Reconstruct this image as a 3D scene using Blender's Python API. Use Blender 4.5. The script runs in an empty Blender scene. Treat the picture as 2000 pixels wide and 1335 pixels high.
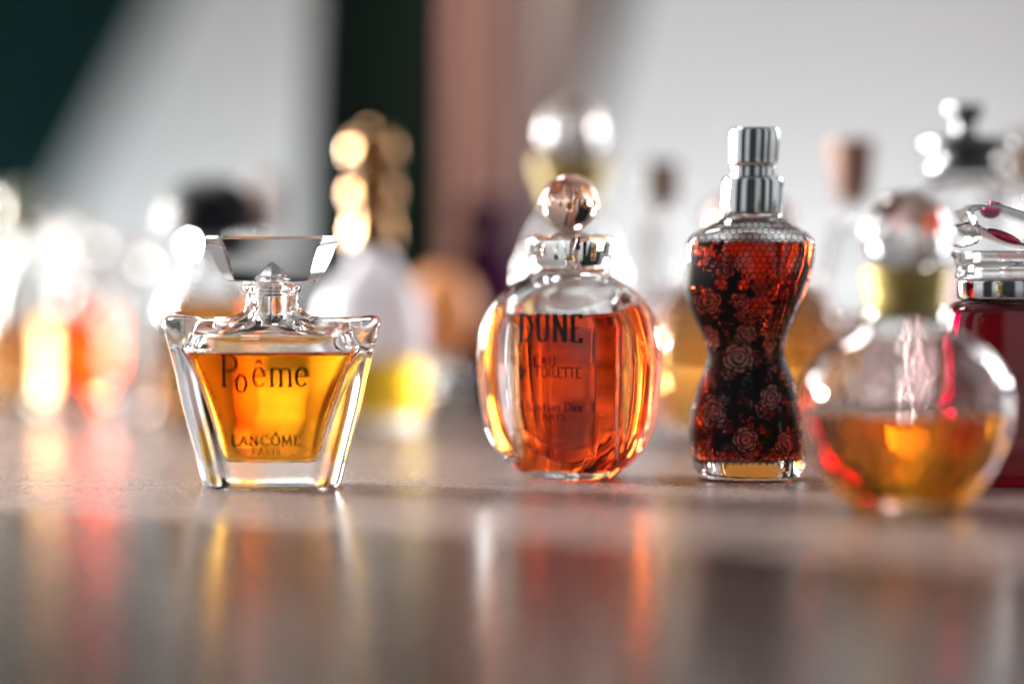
import bpy, math, random
import numpy as np
from mathutils import Vector, noise

C = bpy.context.scene.collection
SC = bpy.context.scene
PI = math.pi
MM = 0.001

# ------------------------------------------------------------------ camera
D = 425.0            # mm from the lens to the focus plane y = 0
H = 42.3             # lens height over the table, mm
PX = 0.09            # mm per photograph pixel in the plane y = 0
HOR = 480.0          # photograph row of the horizon
cam_d = bpy.data.cameras.new('camera')
cam = bpy.data.objects.new('camera', cam_d); C.objects.link(cam)
cam.location = (0, -D * MM, H * MM)
cam.rotation_euler = (PI / 2, 0, 0)
cam_d.lens = 85; cam_d.sensor_width = 36
cam_d.shift_y = -(667.5 - HOR) / 2000.0
cam_d.clip_start = 0.01; cam_d.clip_end = 50
cam_d.dof.use_dof = True
cam_d.dof.focus_distance = (D + 2) * MM
cam_d.dof.aperture_fstop = 3.2
cam_d.dof.aperture_blades = 0
SC.camera = cam

# ------------------------------------------------------------------ render settings
SC.render.engine = 'CYCLES'
cy = SC.cycles
cy.max_bounces = 28; cy.transmission_bounces = 28; cy.glossy_bounces = 10
cy.diffuse_bounces = 4; cy.transparent_max_bounces = 32
cy.caustics_reflective = True; cy.caustics_refractive = True
cy.blur_glossy = 0.6
cy.sample_clamp_indirect = 14
cy.use_denoising = True
try: cy.denoiser = 'OPENIMAGEDENOISE'
except Exception: pass
vs = SC.view_settings
vs.view_transform = 'Standard'; vs.look = 'None'; vs.exposure = 0.0; vs.gamma = 1.0
vs.use_curve_mapping = False

# ------------------------------------------------------------------ world: dim surround with upright bright bands added for reflections
W = bpy.data.worlds.new('World'); SC.world = W; W.use_nodes = True
nt = W.node_tree; nt.nodes.clear()
def N(t, **k):
    n = nt.nodes.new(t)
    for a, b in k.items(): setattr(n, a, b)
    return n
def M(op, a, b=None, c=None):
    n = N('ShaderNodeMath', operation=op)
    for i, v in enumerate((a, b, c)):
        if v is None: continue
        if isinstance(v, (int, float)): n.inputs[i].default_value = v
        else: nt.links.new(v, n.inputs[i])
    return n.outputs[0]
tc = N('ShaderNodeTexCoord'); sp = N('ShaderNodeSeparateXYZ'); nt.links.new(tc.outputs['Generated'], sp.inputs[0])
az = M('ARCTAN2', sp.outputs[0], M('MULTIPLY', sp.outputs[1], -1.0))      # 0 = straight behind the camera
def band(v, lo, hi, soft):
    a = N('ShaderNodeMapRange', interpolation_type='SMOOTHSTEP'); nt.links.new(v, a.inputs[0])
    a.inputs[1].default_value = lo - soft; a.inputs[2].default_value = lo + soft
    b = N('ShaderNodeMapRange', interpolation_type='SMOOTHSTEP'); nt.links.new(v, b.inputs[0])
    b.inputs[1].default_value = hi - soft; b.inputs[2].default_value = hi + soft
    b.inputs[3].default_value = 1; b.inputs[4].default_value = 0
    return M('MULTIPLY', a.outputs[0], b.outputs[0])
zz = sp.outputs[2]
low = band(zz, -0.05, 0.75, 0.04)
streaks = None
for (a0, a1, s) in ((-2.1, -1.2, 1.7), (-0.80, -0.50, 1.2), (0.10, 0.42, 0.9), (0.80, 1.00, 1.5), (1.3, 2.0, 1.5)):
    b = M('MULTIPLY', M('MULTIPLY', band(az, a0, a1, 0.07), low), s)
    streaks = b if streaks is None else M('ADD', streaks, b)
lev = M('ADD', M('ADD', streaks, 0.09), M('MULTIPLY', band(zz, 0.55, 1.2, 0.2), 0.2))
mixc = N('ShaderNodeCombineColor')
nt.links.new(M('MULTIPLY', lev, 0.97), mixc.inputs[0]); nt.links.new(M('MULTIPLY', lev, 0.99), mixc.inputs[1]); nt.links.new(lev, mixc.inputs[2])
bgn = N('ShaderNodeBackground'); nt.links.new(mixc.outputs[0], bgn.inputs[0]); bgn.inputs[1].default_value = 0.62
wo = N('ShaderNodeOutputWorld'); nt.links.new(bgn.outputs[0], wo.inputs[0])

# ------------------------------------------------------------------ lamps
def area(name, loc, target, size, power, col=(1, 1, 1), sy=None, spread=180):
    l = bpy.data.lights.new(name, 'AREA'); l.energy = power; l.color = col
    l.size = size; l.spread = math.radians(spread)
    if sy: l.shape = 'RECTANGLE'; l.size_y = sy
    o = bpy.data.objects.new(name, l); C.objects.link(o); o.location = loc
    o.rotation_euler = (Vector(target) - Vector(loc)).to_track_quat('-Z', 'Y').to_euler()
    return o
area('glint_lamp', (-0.52, 0.52, 0.26), (0, 0.05, 0.03), 0.10, 3.6, (1.0, 0.97, 0.93), 0.16)  # window light from behind left, a small lamp added for glints
area('glint_lamp', (0.58, 0.50, 0.24), (0.05, 0.05, 0.03), 0.08, 3.0, (1.0, 0.98, 0.98), 0.16)  # added on the right for matching glints
area('glint_lamp', (-0.16, 0.48, 0.60), (0.0, 0.08, 0.02), 0.12, 2.5, (1.0, 0.96, 0.92), 0.12)  # added overhead for more highlights on the glass
area('low_fill_lamp', (-0.50, 0.84, 0.06), (0.0, 0.1, 0.02), 0.16, 4.6, (1.0, 0.95, 0.86), 0.13, 90)  # added out of view so the yellow bottle shows a bright glow
area('low_fill_lamp', (-0.90, 0.38, 0.16), (0.05, -0.01, 0.035), 0.19, 2.4, (1.0, 0.96, 0.9), 0.11, 30)  # added out of view for orange streaks in the torso and oval bottles
area('low_fill_lamp', (0.62, 0.78, 0.09), (0.05, 0.1, 0.03), 0.10, 2.4, (1.0, 0.97, 0.95), 0.07)  # added out of view on the right for glints in the glass
area('curtain_fill', (0.42, 0.05, 0.26), (-0.06, 0.42, 0.12), 0.10, 0.30, (1.0, 0.93, 0.88), 0.10, 50)  # added out of view only to brighten the rose curtain
area('wall_fill', (0.42, 0.950, -0.14), (0.42, 1.01, 0.04), 0.80, 2.3, (1.0, 0.99, 1.0), 0.05)  # added unseen below the table edge, makes the wall fade upwards
area('wall_fill', (-0.42, 0.950, -0.14), (-0.42, 1.01, 0.04), 0.80, 2.2, (0.90, 0.99, 1.0), 0.05)  # left half of the added unseen strip, slightly bluer

# ------------------------------------------------------------------ material helpers
def new_mat(name):
    m = bpy.data.materials.new(name); m.use_nodes = True
    m.node_tree.nodes.clear()
    o = m.node_tree.nodes.new('ShaderNodeOutputMaterial')
    return m, m.node_tree, o
def pbr(name, col, rough=0.5, metal=0.0, spec=0.5, coat=0.0, bump=None, var=0.0, vscale=200, transm=0.0):
    m, t, o = new_mat(name)
    p = t.nodes.new('ShaderNodeBsdfPrincipled'); t.links.new(p.outputs[0], o.inputs[0])
    p.inputs['Base Color'].default_value = (*col, 1); p.inputs['Roughness'].default_value = rough
    p.inputs['Metallic'].default_value = metal; p.inputs['Specular IOR Level'].default_value = spec
    p.inputs['Coat Weight'].default_value = coat; p.inputs['Transmission Weight'].default_value = transm
    tcn = t.nodes.new('ShaderNodeTexCoord')
    if var:
        nz = t.nodes.new('ShaderNodeTexNoise'); nz.inputs['Scale'].default_value = vscale; nz.inputs['Detail'].default_value = 4
        t.links.new(tcn.outputs['Object'], nz.inputs['Vector'])
        mr = t.nodes.new('ShaderNodeMapRange'); t.links.new(nz.outputs[0], mr.inputs[0])
        mr.inputs[1].default_value = 0.3; mr.inputs[2].default_value = 0.7
        mr.inputs[3].default_value = 1 - var; mr.inputs[4].default_value = 1 + var
        mx = t.nodes.new('ShaderNodeMix'); mx.data_type = 'RGBA'; mx.blend_type = 'MULTIPLY'; mx.inputs[0].default_value = 1
        mx.inputs[6].default_value = (*col, 1); t.links.new(mr.outputs[0], mx.inputs[7]); t.links.new(mx.outputs[2], p.inputs['Base Color'])
    if bump:
        nz = t.nodes.new('ShaderNodeTexNoise'); nz.inputs['Scale'].default_value = bump[0]; nz.inputs['Detail'].default_value = 3
        t.links.new(tcn.outputs['Object'], nz.inputs['Vector'])
        b = t.nodes.new('ShaderNodeBump'); b.inputs['Strength'].default_value = bump[1]; b.inputs['Distance'].default_value = bump[2]
        t.links.new(nz.outputs[0], b.inputs['Height']); t.links.new(b.outputs[0], p.inputs['Normal'])
    return m
def glass(name, col=(0.985, 0.99, 0.99), ior=1.5, rough=0.0, wob=0.0):
    m, t, o = new_mat(name)
    g = t.nodes.new('ShaderNodeBsdfGlass'); g.inputs['Color'].default_value = (*col, 1)
    g.inputs['IOR'].default_value = ior; g.inputs['Roughness'].default_value = rough
    t.links.new(g.outputs[0], o.inputs[0])
    if wob:
        tcn = t.nodes.new('ShaderNodeTexCoord')
        sm = t.nodes.new('ShaderNodeTexNoise'); sm.inputs['Scale'].default_value = 260; sm.inputs['Detail'].default_value = 6
        t.links.new(tcn.outputs['Object'], sm.inputs['Vector'])
        sr = t.nodes.new('ShaderNodeMapRange'); t.links.new(sm.outputs[0], sr.inputs[0])
        sr.inputs[1].default_value = .52; sr.inputs[2].default_value = .72; sr.inputs[3].default_value = 0; sr.inputs[4].default_value = .05
        t.links.new(sr.outputs[0], g.inputs['Roughness'])
        nz = t.nodes.new('ShaderNodeTexNoise'); nz.inputs['Scale'].default_value = 130; nz.inputs['Detail'].default_value = 1.5
        t.links.new(tcn.outputs['Object'], nz.inputs['Vector'])
        b = t.nodes.new('ShaderNodeBump'); b.inputs['Strength'].default_value = wob; b.inputs['Distance'].default_value = 0.001
        t.links.new(nz.outputs[0], b.inputs['Height']); t.links.new(b.outputs[0], g.inputs['Normal'])
    return m
def absorb(t, o, T, path):
    s = [-math.log(max(v, 1e-4)) / (path * MM) for v in T]; d = max(s)
    v = t.nodes.new('ShaderNodeVolumeAbsorption'); v.inputs['Density'].default_value = d
    v.inputs['Color'].default_value = (*[1 - x / d for x in s], 1)
    t.links.new(v.outputs[0], o.inputs['Volume'])
def liquid(name, T, path=14.0, nl=1.36, ng=1.5):
    """perfume: its walls touch the glass, its top the air; colour comes from what it absorbs over `path` mm"""
    m, t, o = new_mat(name)
    g = t.nodes.new('ShaderNodeBsdfGlass'); g.inputs['Color'].default_value = (1, 1, 1, 1); g.inputs['Roughness'].default_value = 0
    at = t.nodes.new('ShaderNodeAttribute'); at.attribute_name = 'free_top'
    mr = t.nodes.new('ShaderNodeMapRange'); t.links.new(at.outputs['Fac'], mr.inputs[0])
    mr.inputs[3].default_value = nl / ng; mr.inputs[4].default_value = nl
    t.links.new(mr.outputs[0], g.inputs['IOR'])
    t.links.new(g.outputs[0], o.inputs['Surface'])
    absorb(t, o, T, path)
    return m
def tinted(name, T, path, ior=1.5):
    m, t, o = new_mat(name)
    g = t.nodes.new('ShaderNodeBsdfGlass'); g.inputs['IOR'].default_value = ior; g.inputs['Roughness'].default_value = 0
    t.links.new(g.outputs[0], o.inputs['Surface']); absorb(t, o, T, path)
    return m

# ------------------------------------------------------------------ mesh helpers (everything below is in mm until it is linked)
class MB:
    def __init__(s): s.v = []; s.f = []; s.flag = []
    def add(s, vs, fs, flag=0):
        o = len(s.v); s.v += vs; s.f += [tuple(i + o for i in f) for f in fs]; s.flag += [flag] * len(fs)
    def build(s, name, mat, parent=None, smooth=True, sharp=None, loc=None):
        me = bpy.data.meshes.new(name); me.from_pydata([(x * MM, y * MM, z * MM) for x, y, z in s.v], [], s.f)
        me.validate(); me.update()
        if any(s.flag) and len(me.polygons) == len(s.flag):
            a = me.attributes.new('free_top', 'FLOAT', 'FACE'); a.data.foreach_set('value', [float(x) for x in s.flag])
        me.materials.append(mat)
        if smooth: me.shade_smooth()
        if smooth and sharp is not None:
            me.set_sharp_from_angle(angle=math.radians(sharp))
        o = bpy.data.objects.new(name, me); C.objects.link(o)
        if parent: o.parent = parent
        if loc: o.location = [c * MM for c in loc]
        return o
def sgp(v, p): return math.copysign(abs(v) ** p, v)
def ring_pts(r, n):
    """r = dict/tuple (a, b, exponent, z[, zfun[, cx, cy]])"""
    a, b, e, z = r[:4]; zf = r[4] if len(r) > 4 else None
    cx = r[5] if len(r) > 5 else 0; cyy = r[6] if len(r) > 6 else 0
    out = []
    for i in range(n):
        t = 2 * PI * i / n
        u, v = sgp(math.cos(t), 2 / e), sgp(math.sin(t), 2 / e)
        out.append((cx + a * u, cyy + b * v, z + (zf(u, v) if zf else 0)))
    return out
def loft(mb, rings, n=64, start=None, end=None, flip=False, flag=0, flag_end=None):
    """rings bottom to top with outward normals (flip for a cavity); start / end close with a fan at that z (True = at the ring's z)"""
    vs = []; fs = []; fl = []
    for r in rings: vs += ring_pts(r, n)
    for k in range(len(rings) - 1):
        for i in range(n):
            j = (i + 1) % n
            fs.append((k * n + i, k * n + j, (k + 1) * n + j, (k + 1) * n + i)); fl.append(flag)
    if start is not None:
        c = len(vs); z = rings[0][3] if start is True else start; vs.append((0 if len(rings[0]) < 6 else rings[0][5], 0 if len(rings[0]) < 7 else rings[0][6], z))
        for i in range(n): fs.append((c, (i + 1) % n, i)); fl.append(flag)
    if end is not None:
        c = len(vs); z = rings[-1][3] if end is True else end; b = (len(rings) - 1) * n
        vs.append((0 if len(rings[-1]) < 6 else rings[-1][5], 0 if len(rings[-1]) < 7 else rings[-1][6], z))
        for i in range(n): fs.append((c, b + i, b + (i + 1) % n)); fl.append(flag if flag_end is None else flag_end)
    if flip: fs = [tuple(reversed(f)) for f in fs]
    o = len(mb.v); mb.v += vs; mb.f += [tuple(i + o for i in f) for f in fs]; mb.flag += fl
def spline(keys, step=0.5):
    """Catmull-Rom through (a, b, e, z) keys, with spacing about `step` mm along (a, z)"""
    K = [np.array(k[:4], float) for k in keys]; out = []
    for i in range(len(K) - 1):
        p0 = K[i - 1] if i else 2 * K[0] - K[1]
        p1, p2 = K[i], K[i + 1]; p3 = K[i + 2] if i + 2 < len(K) else 2 * p2 - p1
        def d(p, q): return max(1e-3, math.hypot(p[0] - q[0], p[3] - q[3])) ** 0.5
        t0 = 0; t1 = t0 + d(p0, p1); t2 = t1 + d(p1, p2); t3 = t2 + d(p2, p3)
        n = max(1, int(math.ceil(math.hypot(*(p2 - p1)[[0, 3]]) / step)))
        for s in range(n):
            t = t1 + (t2 - t1) * s / n
            A1 = (t1 - t) / (t1 - t0) * p0 + (t - t0) / (t1 - t0) * p1
            A2 = (t2 - t) / (t2 - t1) * p1 + (t - t1) / (t2 - t1) * p2
            A3 = (t3 - t) / (t3 - t2) * p2 + (t - t2) / (t3 - t2) * p3
            B1 = (t2 - t) / (t2 - t0) * A1 + (t - t0) / (t2 - t0) * A2
            B2 = (t3 - t) / (t3 - t1) * A2 + (t - t1) / (t3 - t1) * A3
            q = (t2 - t) / (t2 - t1) * B1 + (t - t1) / (t2 - t1) * B2
            q[0] = max(q[0], 0.02); q[1] = max(q[1], 0.02)
            out.append(tuple(q))
    out.append(tuple(K[-1]))
    return out
def at_z(rings, z):
    for p, q in zip(rings, rings[1:]):
        if p[3] <= z <= q[3]:
            f = (z - p[3]) / max(1e-6, q[3] - p[3])
            return tuple(p[i] + (q[i] - p[i]) * f for i in range(4))
    return rings[-1]
def glass_shell(root, outer, inner, level, mg, ml, n=72, name='glass_body', zf=None, lift=0.0, warp=None, solid_neck=False):
    """outer and inner are finished ring lists; glass = outer skin, lip and the cavity above the liquid; the liquid is a mesh of its own"""
    low_ = [r for r in inner if r[3] < level - 0.05]; up = [r for r in inner if r[3] > level + 0.05]
    cut = at_z(inner, level)
    mb = MB()
    if solid_neck:      # ground glass joint: the seated plug fills the neck
        loft(mb, list(outer), n, start=outer[0][3] + lift, end=True)
        loft(mb, list(reversed(up)) + [cut], n, start=up[-1][3])
    else:
        loft(mb, list(outer) + list(reversed(up)) + [cut], n, start=outer[0][3] + lift)
    if ml is None:
        loft(mb, list(reversed([low_[0]] + low_ + [cut])), n, end=True)
    if warp: mb.v = [p if i < len(outer) * n + (1 if solid_neck else 0) else warp(*p) for i, p in enumerate(mb.v)]
    g = mb.build(name, mg, root)
    if ml is not None:
        mb = MB()
        a, b, e, z = cut[:4]
        loft(mb, low_ + [cut], n, start=True, flag=0)
        men = [cut, (a - 0.25, b - 0.25, e, z - 0.32), (a - 0.8, b - 0.8, e, z - 0.55), (a - 1.6, b - 1.6, e, z - 0.64), (a * 0.4, b * 0.4, e, z - 0.66)]
        loft(mb, men, n, end=True, flag=1)
        if warp: mb.v = [warp(*p) for p in mb.v]
        mb.build('liquid', ml, root)
    return g
def empty(name, label, cat, x, y, rz=0, group=None):
    o = bpy.data.objects.new(name, None); C.objects.link(o); o.empty_display_size = 0.01
    o.location = (x * MM, y * MM, 0); o.rotation_euler = (0, 0, rz); o['label'] = label; o['category'] = cat
    if group: o['group'] = group
    return o
class At:
    """photograph pixels to mm in the upright plane at depth factor k"""
    def __init__(s, cx, k): s.k = k; s.s = PX * k; s.x = (cx - 1000) * s.s; s.y = D * (k - 1)
    def z(s, py): return H - (py - HOR) * s.s
    def w(s, px): return px * s.s
def lathe_px(A, keys, ratio=1.0, e=2.0, step=0.6):
    return spline([(A.w(h), A.w(h) * ratio, e, A.z(py)) for py, h in keys], step)
def solid(root, name, rings, mat, n=48, sharp=40, z0=None, z1=None):
    mb = MB(); loft(mb, rings, n, start=True if z0 is None else z0, end=True if z1 is None else z1)
    return mb.build(name, mat, root, sharp=sharp)
def sphere_rings(c, r, n=24, zs=1.0):
    return [(max(0.02, r * math.sin(PI * i / n)), max(0.02, r * math.sin(PI * i / n)), 2, c - zs * r * math.cos(PI * i / n)) for i in range(n + 1)]

# ------------------------------------------------------------------ lettering: strokes with a thick and a thin
def arc(cx, cyy, rx, ry, a0, a1, n=16):
    return [(cx + rx * math.cos(math.radians(a0 + (a1 - a0) * i / n)), cyy + ry * math.sin(math.radians(a0 + (a1 - a0) * i / n))) for i in range(n + 1)]
SF = 'serif'
G = {  # glyph: (advance, [polylines], [serif positions (x, y)], optional forced widths)
 'P': (.62, [[(.14, 0), (.14, 1)], [(.14, 1), (.3, 1)] + arc(.3, .74, .24, .26, 90, -90) + [(.14, .48)]], [(.14, 0), (.1, 1)]),
 'D': (.78, [[(.14, 0), (.14, 1)], [(.14, 1), (.3, 1)] + arc(.3, .5, .38, .5, 90, -90, 24) + [(.14, 0)]], [(.1, 0), (.1, 1)]),
 'U': (.76, [[(.14, 1), (.14, .3)] + arc(.37, .3, .23, .3, 180, 360) + [(.6, 1)]], [(.14, 1), (.6, 1)]),
 'N': (.80, [[(.14, 0), (.14, 1)], [(.14, 1), (.64, 0)], [(.64, 0), (.64, 1)]], [(.14, 0), (.12, 1), (.64, 1)]),
 'E': (.62, [[(.14, 0), (.14, 1)], [(.14, 1), (.52, 1), (.52, .86)], [(.14, .52), (.42, .52)], [(.14, 0), (.54, 0), (.54, .15)]], []),
 'A': (.72, [[(.06, 0), (.35, 1)], [(.35, 1), (.64, 0)], [(.17, .36), (.53, .36)]], [(.06, 0), (.64, 0)]),
 'L': (.58, [[(.14, 0), (.14, 1)], [(.14, 0), (.5, 0), (.5, .16)]], [(.14, 1)]),
 'C': (.74, [arc(.4, .5, .32, .5, 45, 315, 24)], []),
 'O': (.82, [arc(.4, .5, .34, .5, 0, 360, 30)], []),
 'M': (.92, [[(.1, 0), (.16, 1)], [(.16, 1), (.45, .05)], [(.45, .05), (.74, 1)], [(.74, 1), (.8, 0)]], [(.1, 0), (.8, 0)]),
 'R': (.70, [[(.14, 0), (.14, 1)], [(.14, 1), (.3, 1)] + arc(.3, .76, .22, .24, 90, -90) + [(.14, .52)], [(.3, .52), (.62, 0)]], [(.14, 0)]),
 'I': (.32, [[(.15, 0), (.15, 1)]], [(.15, 0), (.15, 1)]),
 'S': (.56, [arc(.27, .75, .19, .25, 30, 270, 12) + arc(.27, .25, .21, .25, 90, -150, 12)], []),
 'T': (.66, [[(.32, 0), (.32, 1)], [(.04, .86), (.04, 1), (.6, 1), (.6, .86)]], [(.32, 0)]),
 'o': (.56, [arc(.27, .32, .22, .32, 0, 360, 24)], []),
 'e': (.54, [[(.07, .36), (.47, .36)] + arc(.27, .32, .21, .32, 8, 320, 20)], []),
 'm': (.98, [[(.12, 0), (.12, .62)], [(.12, .5)] + arc(.3, .45, .18, .18, 160, 0, 8) + [(.48, 0)], [(.48, .45)] + arc(.66, .45, .18, .18, 170, 0, 8) + [(.84, 0)]], [(.12, 0), (.48, 0), (.84, 0)]),
 'h': (.60, [[(.12, 0), (.12, 1.02)], [(.12, .45)] + arc(.3, .45, .17, .19, 170, 0, 8) + [(.47, 0)]], [(.12, 0), (.47, 0)]),
 'r': (.42, [[(.12, 0), (.12, .62)], [(.12, .4)] + arc(.28, .46, .15, .16, 170, 50, 8)], [(.12, 0)]),
 'i': (.27, [[(.12, 0), (.12, .62)], [(.12, .82), (.12, .92)]], [(.12, 0)]),
 's': (.42, [arc(.2, .47, .13, .15, 30, 270, 10) + arc(.2, .16, .14, .16, 90, -150, 10)], []),
 't': (.38, [[(.15, .85), (.15, .12)] + arc(.27, .12, .12, .12, 180, 300, 6), [(.03, .62), (.32, .62)]], []),
 'a': (.50, [arc(.2, .45, .17, .18, 150, 0, 8) + [(.37, 0)], arc(.22, .17, .16, .17, 0, 360, 14)], []),
 'n': (.60, [[(.12, 0), (.12, .62)], [(.12, .45)] + arc(.3, .45, .17, .18, 170, 0, 8) + [(.47, 0)]], [(.12, 0), (.47, 0)]),
 ' ': (.35, [], []),
}
def stroke(mb, pts, wt, wn, put):
    """a ribbon along pts; wt across uprights, wn across levels; put maps (u, v) to the glass"""
    q = [pts[0]]
    for p, r in zip(pts, pts[1:]):
        L = math.hypot(r[0] - p[0], r[1] - p[1]); m = max(1, int(L / 0.25))
        q += [(p[0] + (r[0] - p[0]) * i / m, p[1] + (r[1] - p[1]) * i / m) for i in range(1, m + 1)]
    pts = q
    def seg(i, j):
        dx, dy = pts[j][0] - pts[i][0], pts[j][1] - pts[i][1]; L = math.hypot(dx, dy) or 1
        return dx / L, dy / L
    vs = []
    for i, p in enumerate(pts):
        dx, dy = seg(max(0, i - 1), min(len(pts) - 1, i + 1))
        w = 0.5 * (wn + (wt - wn) * abs(dy) ** 1.3)
        vs += [put(p[0] - dy * w, p[1] + dx * w), put(p[0] + dy * w, p[1] - dx * w)]
    mb.add(vs, [(2 * i, 2 * i + 1, 2 * i + 3, 2 * i + 2) for i in range(len(pts) - 1)])
def lettering(root, name, text, u0, v0, size, put, mat, wt=.13, wn=.05, track=0.0, serif=True, width=None, shifts=None, label=None):
    adv = [G[c.replace('ê', 'e').replace('Ô', 'O')][0] * (1 if not shifts else shifts.get(i, (0, 0, 1))[2]) + track for i, c in enumerate(text)]
    sx = size if width is None else width / (sum(adv) - track)
    mb = MB(); u = u0 - sx * (sum(adv) - track) / 2
    for i, ch in enumerate(text):
        g = G[ch.replace('ê', 'e').replace('Ô', 'O')]
        du, dv, sc = (shifts or {}).get(i, (0, 0, 1))
        def P(p): return (u + (p[0] * sc + du) * sx, v0 + (p[1] * sc + dv) * size)
        for pl in g[1]: stroke(mb, [P(p) for p in pl], wt * size, wn * size, put)
        if serif:
            for (x, y) in g[2]:
                stroke(mb, [P((x - .1, y)), P((x + .1, y))], wn * size, wn * size, put)
        if ch in 'êÔ':
            top = .78 if ch == 'ê' else 1.1; cx = g[0] / 2
            stroke(mb, [P((cx - .13, top)), P((cx, top + .14)), P((cx + .13, top))], wn * size * 1.6, wn * size * 1.6, put)
        u += adv[i] * sx
    o = mb.build(name, mat, root, smooth=False)
    if label: o['label'] = label
    return o

# ------------------------------------------------------------------ materials
m_glass = glass('clear_glass', wob=0.04)
m_glass_wavy = glass('wavy_clear_glass', wob=0.65)
m_glass_plain = glass('clear_glass_far')
m_ink = pbr('black_print', (0.008, 0.006, 0.008), 0.6, spec=.08)
m_chrome = pbr('chrome', (0.55, 0.57, 0.58), 0.07, 1.0, var=0.04, vscale=300)
m_gold = pbr('gold_metal', (0.26, 0.14, 0.055), 0.12, 1.0, var=0.08)
m_pewter = pbr('pewter_metal', (0.16, 0.165, 0.18), 0.33, 1.0, var=0.15)
m_black = pbr('black_plastic', (0.008, 0.009, 0.014), 0.5, spec=.2, var=0.2)

# ------------------------------------------------------------------ the setting: table, wall, curtains
def slab(name, x0, x1, y0, y1, z0, z1, mat, kind='structure'):
    mb = MB(); v = [(x, y, z) for z in (z0, z1) for y in (y0, y1) for x in (x0, x1)]
    mb.add(v, [(0, 2, 3, 1), (4, 5, 7, 6), (0, 1, 5, 4), (2, 6, 7, 3), (0, 4, 6, 2), (1, 3, 7, 5)])
    o = mb.build(name, mat, smooth=False)
    if kind: o['kind'] = kind
    return o
def table_material():
    m, t, o = new_mat('lacquered_table')
    p = t.nodes.new('ShaderNodeBsdfPrincipled'); t.links.new(p.outputs[0], o.inputs[0])
    tcn = t.nodes.new('ShaderNodeTexCoord')
    def nz(scale, det, vec=None):
        n = t.nodes.new('ShaderNodeTexNoise'); n.inputs['Scale'].default_value = scale; n.inputs['Detail'].default_value = det
        t.links.new(vec or tcn.outputs['Object'], n.inputs['Vector']); return n.outputs[0]
    mp = t.nodes.new('ShaderNodeMapping'); mp.inputs['Scale'].default_value = (1, 9, 1); t.links.new(tcn.outputs['Object'], mp.inputs[0])
    cr = t.nodes.new('ShaderNodeValToRGB'); t.links.new(nz(14, 8, mp.outputs[0]), cr.inputs[0])
    cr.color_ramp.elements[0].position = .3; cr.color_ramp.elements[0].color = (.020, .015, .013, 1)
    cr.color_ramp.elements[1].position = .75; cr.color_ramp.elements[1].color = (.048, .037, .032, 1)
    t.links.new(cr.outputs[0], p.inputs['Base Color'])
    mr = t.nodes.new('ShaderNodeMapRange'); t.links.new(nz(60, 5), mr.inputs[0])
    mr.inputs[1].default_value = .3; mr.inputs[2].default_value = .7; mr.inputs[3].default_value = .17; mr.inputs[4].default_value = .25
    # a duller, dusty zone behind an uneven line, wiped glossy in front of it
    sx = t.nodes.new('ShaderNodeSeparateXYZ'); t.links.new(tcn.outputs['Object'], sx.inputs[0])
    def mm(op, a, b):
        q = t.nodes.new('ShaderNodeMath'); q.operation = op
        for i, v in enumerate((a, b)):
            if isinstance(v, (int, float)): q.inputs[i].default_value = v
            else: t.links.new(v, q.inputs[i])
        return q.outputs[0]
    ln = mm('ADD', mm('ADD', sx.outputs[1], mm('MULTIPLY', sx.outputs[0], .45)), mm('MULTIPLY', mm('SUBTRACT', nz(22, 2), .5), .02))
    dm = t.nodes.new('ShaderNodeMapRange'); dm.interpolation_type = 'SMOOTHSTEP'; t.links.new(ln, dm.inputs[0])
    dm.inputs[1].default_value = -.079; dm.inputs[2].default_value = -.072
    gr = t.nodes.new('ShaderNodeMapRange'); t.links.new(nz(900, 2), gr.inputs[0])
    gr.inputs[1].default_value = .55; gr.inputs[2].default_value = .75; gr.inputs[4].default_value = .25
    mp2 = t.nodes.new('ShaderNodeMapping'); mp2.inputs['Scale'].default_value = (1, 14, 1); mp2.inputs['Rotation'].default_value = (0, 0, .5); t.links.new(tcn.outputs['Object'], mp2.inputs[0])
    sc2 = t.nodes.new('ShaderNodeMapRange'); t.links.new(nz(60, 4, mp2.outputs[0]), sc2.inputs[0])
    sc2.inputs[1].default_value = .58; sc2.inputs[2].default_value = .70; sc2.inputs[4].default_value = .08
    t.links.new(mm('ADD', mm('ADD', mr.outputs[0], sc2.outputs[0]), mm('MULTIPLY', dm.outputs[0], mm('ADD', gr.outputs[0], .04))), p.inputs['Roughness'])
    mxc = t.nodes.new('ShaderNodeMix'); mxc.data_type = 'RGBA'; t.links.new(mm('MULTIPLY', dm.outputs[0], .8), mxc.inputs[0])
    t.links.new(cr.outputs[0], mxc.inputs[6]); mxc.inputs[7].default_value = (.26, .20, .185, 1); vo = t.nodes.new('ShaderNodeTexVoronoi'); vo.inputs['Scale'].default_value = 420; t.links.new(tcn.outputs['Object'], vo.inputs['Vector'])
    spk = mm('MULTIPLY', mm('LESS_THAN', vo.outputs['Distance'], .10), mm('GREATER_THAN', nz(70, 3), .50))
    mxd = t.nodes.new('ShaderNodeMix'); mxd.data_type = 'RGBA'; t.links.new(mm('MULTIPLY', spk, .7), mxd.inputs[0])
    t.links.new(mxc.outputs[2], mxd.inputs[6]); mxd.inputs[7].default_value = (.75, .73, .70, 1); t.links.new(mxd.outputs[2], p.inputs['Base Color'])
    p.inputs['IOR'].default_value = 1.55
    b = t.nodes.new('ShaderNodeBump'); b.inputs['Strength'].default_value = .6; b.inputs['Distance'].default_value = .00004
    t.links.new(nz(1400, 3), b.inputs['Height'])
    b2 = t.nodes.new('ShaderNodeBump'); b2.inputs['Strength'].default_value = .35; b2.inputs['Distance'].default_value = .0006
    t.links.new(nz(45, 3), b2.inputs['Height']); t.links.new(b.outputs[0], b2.inputs['Normal'])
    t.links.new(b2.outputs[0], p.inputs['Normal'])
    return m
slab('table_top', -1400, 1400, -900, 790, -25, 0, table_material())
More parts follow.
